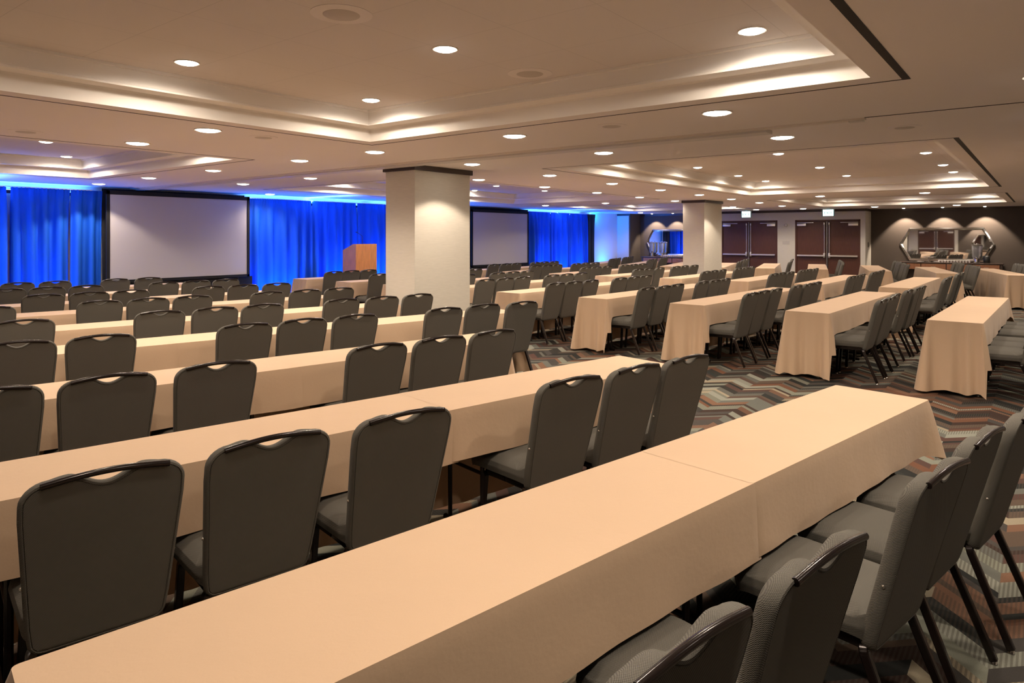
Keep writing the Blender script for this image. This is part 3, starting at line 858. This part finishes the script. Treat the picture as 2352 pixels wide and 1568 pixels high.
def downlight(x, y, z, kind, label, energy, size, grp):
    t = thing('downlight', label, 'ceiling light', (x, y, z), 0, grp)
    part('trim_ring', DM[kind][0], t); part('lens', DM[kind][1], t)
    if (x, y) in HARD: size, hb = 118, .25
    else: hb = 1. if kind == 'f' else .5
    lamp('bulb', (0, 0, -.034), energy, size, hb, parent=t, rad=.045)
HARD = {(-5.83, 6.62), (-6.2, 16.85), (-13.25, 5.03)}
E_F, E_U = 58., 34.
FL = [(0, y) for y in (1.1, 3.07, 5., 6.62, 8.55, 10.6, 12.6, 14.7, 16.85, 19.2, 21.6, 24.2)] + [(1.95, y) for y in (3.07, 6.62, 10.6, 14.7, 19.2)]
FL += [(x, y) for y in (5.0, 6.62) for x in (-1.95, -3.88, -5.83, -7.22, -9.27, -11.25)]
FL += [(-13.25, 5.03), (-13.49, 8.58), (-5.78, 3.07), (-7.15, 3.07), (-5.8, 1.1), (-7.15, 1.1), (-13.2, 3.0)]
FL += [(-5.97, 8.57), (-6.03, 10.58), (-6.09, 12.63), (-6.13, 14.67), (-7.34, 8.5), (-7.45, 10.53), (-7.55, 12.6), (-7.62, 14.68)]
FL += [(-2.04, 16.95), (-4.13, 16.9), (-6.2, 16.85), (-7.69, 16.8), (-9.76, 16.75), (-11.93, 16.9), (-6.26, 19.15), (-6.37, 21.6), (-7.75, 19.1), (-7.83, 21.4)]
FL += [(-2.1, 24.3), (-4.27, 24.1), (-6.48, 24.3), (-7.99, 24.1), (-10.3, 24.2), (-12.68, 24.5)]
UL = [(-4.67, 2.33), (-4.68, 3.97), (-3.03, 3.18), (-3.03, 1.3), (-1.35, 4.0), (-1.35, 2.3), (-4.67, .6), (-1.35, .6),
      (-9.99, 3.18), (-11.6, 3.96), (-8.35, 3.96), (-8.35, 2.3), (-11.6, 2.3),
      (-3.06, 8.5), (-3.06, 10.2), (-3.1, 12.67), (-3.11, 14.74), (-4.78, 9.3), (-4.78, 11.37), (-4.8, 13.42), (-1.36, 9.3), (-1.357, 11.38), (-1.36, 13.5), (-1.36, 15.1), (-4.8, 15.1),
      (-10.3, 8.6), (-10.3, 10.5), (-10.32, 12.59), (-10.43, 14.74), (-8.4, 9.3), (-8.4, 11.4), (-8.4, 13.5), (-11.8, 9.3), (-11.8, 11.4), (-11.8, 13.5),
      (-1.36, 19.1), (-1.36, 22.6), (-3.1, 20.5), (-4.9, 19.1), (-4.9, 22.5), (-3.1, 22.5), (-8.5, 19.1), (-8.5, 22.5), (-10.3, 20.6), (-11.7, 19.1), (-11.7, 22.4)]
HID_F = {(-7.22, 6.62), (-5.8, 1.1), (-7.15, 1.1), (-13.2, 3.0), (-11.93, 16.9), (-6.26, 19.15), (-7.75, 19.1), (-6.48, 24.3), (-7.99, 24.1), (-10.3, 24.2)}
SEE_U = {(-4.67, 2.33), (-4.68, 3.97), (-3.03, 3.18), (-1.35, 4.0), (-9.99, 3.18), (-11.6, 3.96), (-3.06, 10.2), (-3.1, 12.67), (-3.11, 14.74),
         (-4.78, 11.37), (-4.8, 13.42), (-1.357, 11.38), (-1.36, 13.5), (-1.36, 15.1), (-4.8, 15.1), (-10.32, 12.59), (-10.43, 14.74), (-8.4, 13.5)}
def label_lights(L, what, seen):
    rows = {}; out = {}
    for p in L:
        if seen(p): rows.setdefault(round(p[1]/1.0), []).append(p)
    ks = sorted(rows)
    for ri, k in enumerate(ks):
        for ci, p in enumerate(sorted(rows[k])):
            out[p] = f'{what}, {ORD[min(ci,15)]} from the left, {ORD[min(ri,15)]} line from the camera'
    n = 0
    for p in L:
        if p not in out:
            out[p] = f'{what}, out of view of the camera'
    return out
lf = label_lights(FL, 'round downlight in the flat ceiling', lambda p: p[0] < -.5 and p not in HID_F)
lu = label_lights(UL, 'round downlight up in a ceiling recess', lambda p: p in SEE_U)
for p in FL: downlight(p[0], p[1], ZC, 'f', lf[p], E_F, 146, 'downlights in the flat ceiling' if 'out of' not in lf[p] else 'flat ceiling downlights out of view')
for p in UL: downlight(p[0], p[1], ZU, 'u', lu[p], E_U, 174, 'downlights in the ceiling recesses' if 'out of' not in lu[p] else 'recess downlights out of view')
# wall-washer spots over the mirrors
SM = downlight_meshes(.042)
SM[1].materials.clear(); SM[1].materials.append(M['spotlens'])
SP = [(-3.72, YA-.42), (-2.62, YA-.42), (-1.5, YA-.42), (-12.87, YA-.42), (-11.94, YA-.42), (-11.0, YA-.42), (-3.5, YN+.42), (-1.6, YN+.42)]
for i, (x, y) in enumerate(SP):
    lab = (f'tiny bright spotlight over the right mirror, {ORD[i]} of three' if i < 3 else f'tiny bright spotlight over the left mirror, {ORD[i-3]} of three') if i < 6 else f'tiny spotlight over the near wall mirror, {ORD[i-6]} of two'
    t = thing('wall_spotlight', lab, 'spotlight', (x, y, ZC), 0, 'spotlights over the mirrors')
    part('trim_ring', SM[0], t); part('lens', SM[1], t)
    lamp('bulb', (0, 0, -.034), 130, 84, .35, col=(1., .80, .62), rad=.02, parent=t, aim=(0, .42 if y > 0 else -.55, -1.6))
# ceiling speakers
def speaker(x, y, z, r, label):
    t = thing('ceiling_speaker', label, 'ceiling speaker', (x, y, z), 0, 'round ceiling speakers')
    b = bmesh.new(); add_lathe(b, [(r, 0), (r, -.003), (r*.62, -.006)], n=28); obj('rim', b, M['ceiling'], t)
    b = bmesh.new(); add_lathe(b, [(r*.6, -.0062), (r*.58, -.008)], n=28); obj('grille', b, M['grille'], t)
for x, y, z, r, lab in [(-3.0, 2.34, ZU, .165, 'round speaker in the nearest ceiling recess, closer to the camera'), (-3.0, 4.05, ZU, .165, 'round speaker in the nearest ceiling recess, by its far edge'),
                        (-5.8, 3.62, ZC, .13, 'flush round speaker left of the nearest right recess'), (-2.89, 5.06, ZC, .13, 'flush round speaker between two downlights beyond the nearest recess'),
                        (-.95, 6.66, ZC, .13, 'flush round speaker beyond the track at right'), (-7.15, 2.12, ZC, .13, 'flush round speaker at the left edge of the photo'),
                        (-4.0, 6.3, ZC, .10, 'faint flush round speaker just beyond the track'), (-7.0, 13.7, ZC, .12, 'darker round vent in the ceiling in front of the far pillar')]:
    speaker(x, y, z, r, lab)

# blue stage wash: floor bars grazing the drapes, and strips on top of the drapes
BL = (.004, .15, 1.)
def led_bar(x, y, z, ln, energy, aim, label, flip=False):
    t = thing('led_bar', label, 'stage light', (x, y, z), 0, 'blue led bars along the drapes')

    obj('body', box(-.035, .035, -ln/2, ln/2, 0, .06, .004), M['blackmetal'], t, smooth=False)
    obj('lit_face', box(-.025, .025, -ln/2+.02, ln/2-.02, .0601, .063), M['led'], t, smooth=False)
    L = bpy.data.lights.new('led_output', 'AREA'); L.shape = 'RECTANGLE'; L.size = .05; L.size_y = ln-.04; L.energy = energy*.4; L.color = BL if z < 1 or flip else (.10, .28, 1.)
    try: L.spread = R(120 if z < 1 else 170)
    except Exception: pass
    o = bpy.data.objects.new('led_output', L); C.objects.link(o); o.parent = t; o.location = (0, 0, .07)
    d = Vector(aim); o.rotation_euler = d.to_track_quat('-Z', 'Y').to_euler()
for i, (y, ln, e) in enumerate([(2.2, .5, 26), (3.35, .4, 26), (4.35, .4, 30), (8.75, .4, 36), (9.25, .3, 36), (10.6, .4, 40), (11.9, .4, 42), (13.5, .4, 42), (14.7, .4, 42), (19.3, .4, 44), (20.6, .4, 44), (21.8, .4, 40)]):
    led_bar(-13.70, y, 0 if not 9.4 < y < 12.8 else .26, ln, e, (-.22, 0, 1), f'blue led bar on the floor below the drapes, {ORD[i]} from the left')
led_bar(-14.08, 23.06, 2.36, .22, 280, (-.05, 1, -.45), 'short blue led bar behind the top of the narrow black drape', flip=True)
led_bar(-13.92, 24.1, 0, 1.2, 110, (-.3, 0, 1), 'blue led bar on the floor below the bare wall')
for i, (y0, y1, e) in enumerate([(1.5, 5.2, 34), (8.3, 11.8, 36), (11.9, 15.5, 36), (18.8, 22.4, 38)]):
    led_bar(-14.09, (y0+y1)/2, 2.37, y1-y0, e*1.3, (.1, 0, 1), f'thin blue led strip on top of the drapes, {["left run","middle run left half","middle run right half","far run","above the left screen","above the far screen"][i]}')

# ------------------------------------------------------------------ world, camera, output look
w = bpy.data.worlds.new('world'); SC.world = w; w.use_nodes = True
w.node_tree.nodes['Background'].inputs[0].default_value = (0, 0, 0, 1); w.node_tree.nodes['Background'].inputs[1].default_value = 0
cam = bpy.data.cameras.new('camera'); co = bpy.data.objects.new('camera', cam); C.objects.link(co)
co.location = (0, 0, HB); co.rotation_euler = (PI/2, 0, YAW)
cam.sensor_width = 36.; cam.lens = 24.0; cam.shift_y = (542-784)/2352.; cam.clip_start = .05; cam.clip_end = 100
SC.camera = co
SC.view_settings.view_transform = 'Standard'; SC.view_settings.look = 'None'; SC.view_settings.gamma = 1.; SC.view_settings.exposure = .80; SC.view_settings.use_curve_mapping = False
cy = SC.cycles
cy.max_bounces = 8; cy.diffuse_bounces = 6; cy.glossy_bounces = 4; cy.transmission_bounces = 4; cy.caustics_reflective = False; cy.caustics_refractive = False
cy.sample_clamp_indirect = 4.; cy.use_denoising = True; cy.use_adaptive_sampling = True; cy.adaptive_threshold = .05
try: cy.denoiser = 'OPENIMAGEDENOISE'
except Exception: pass
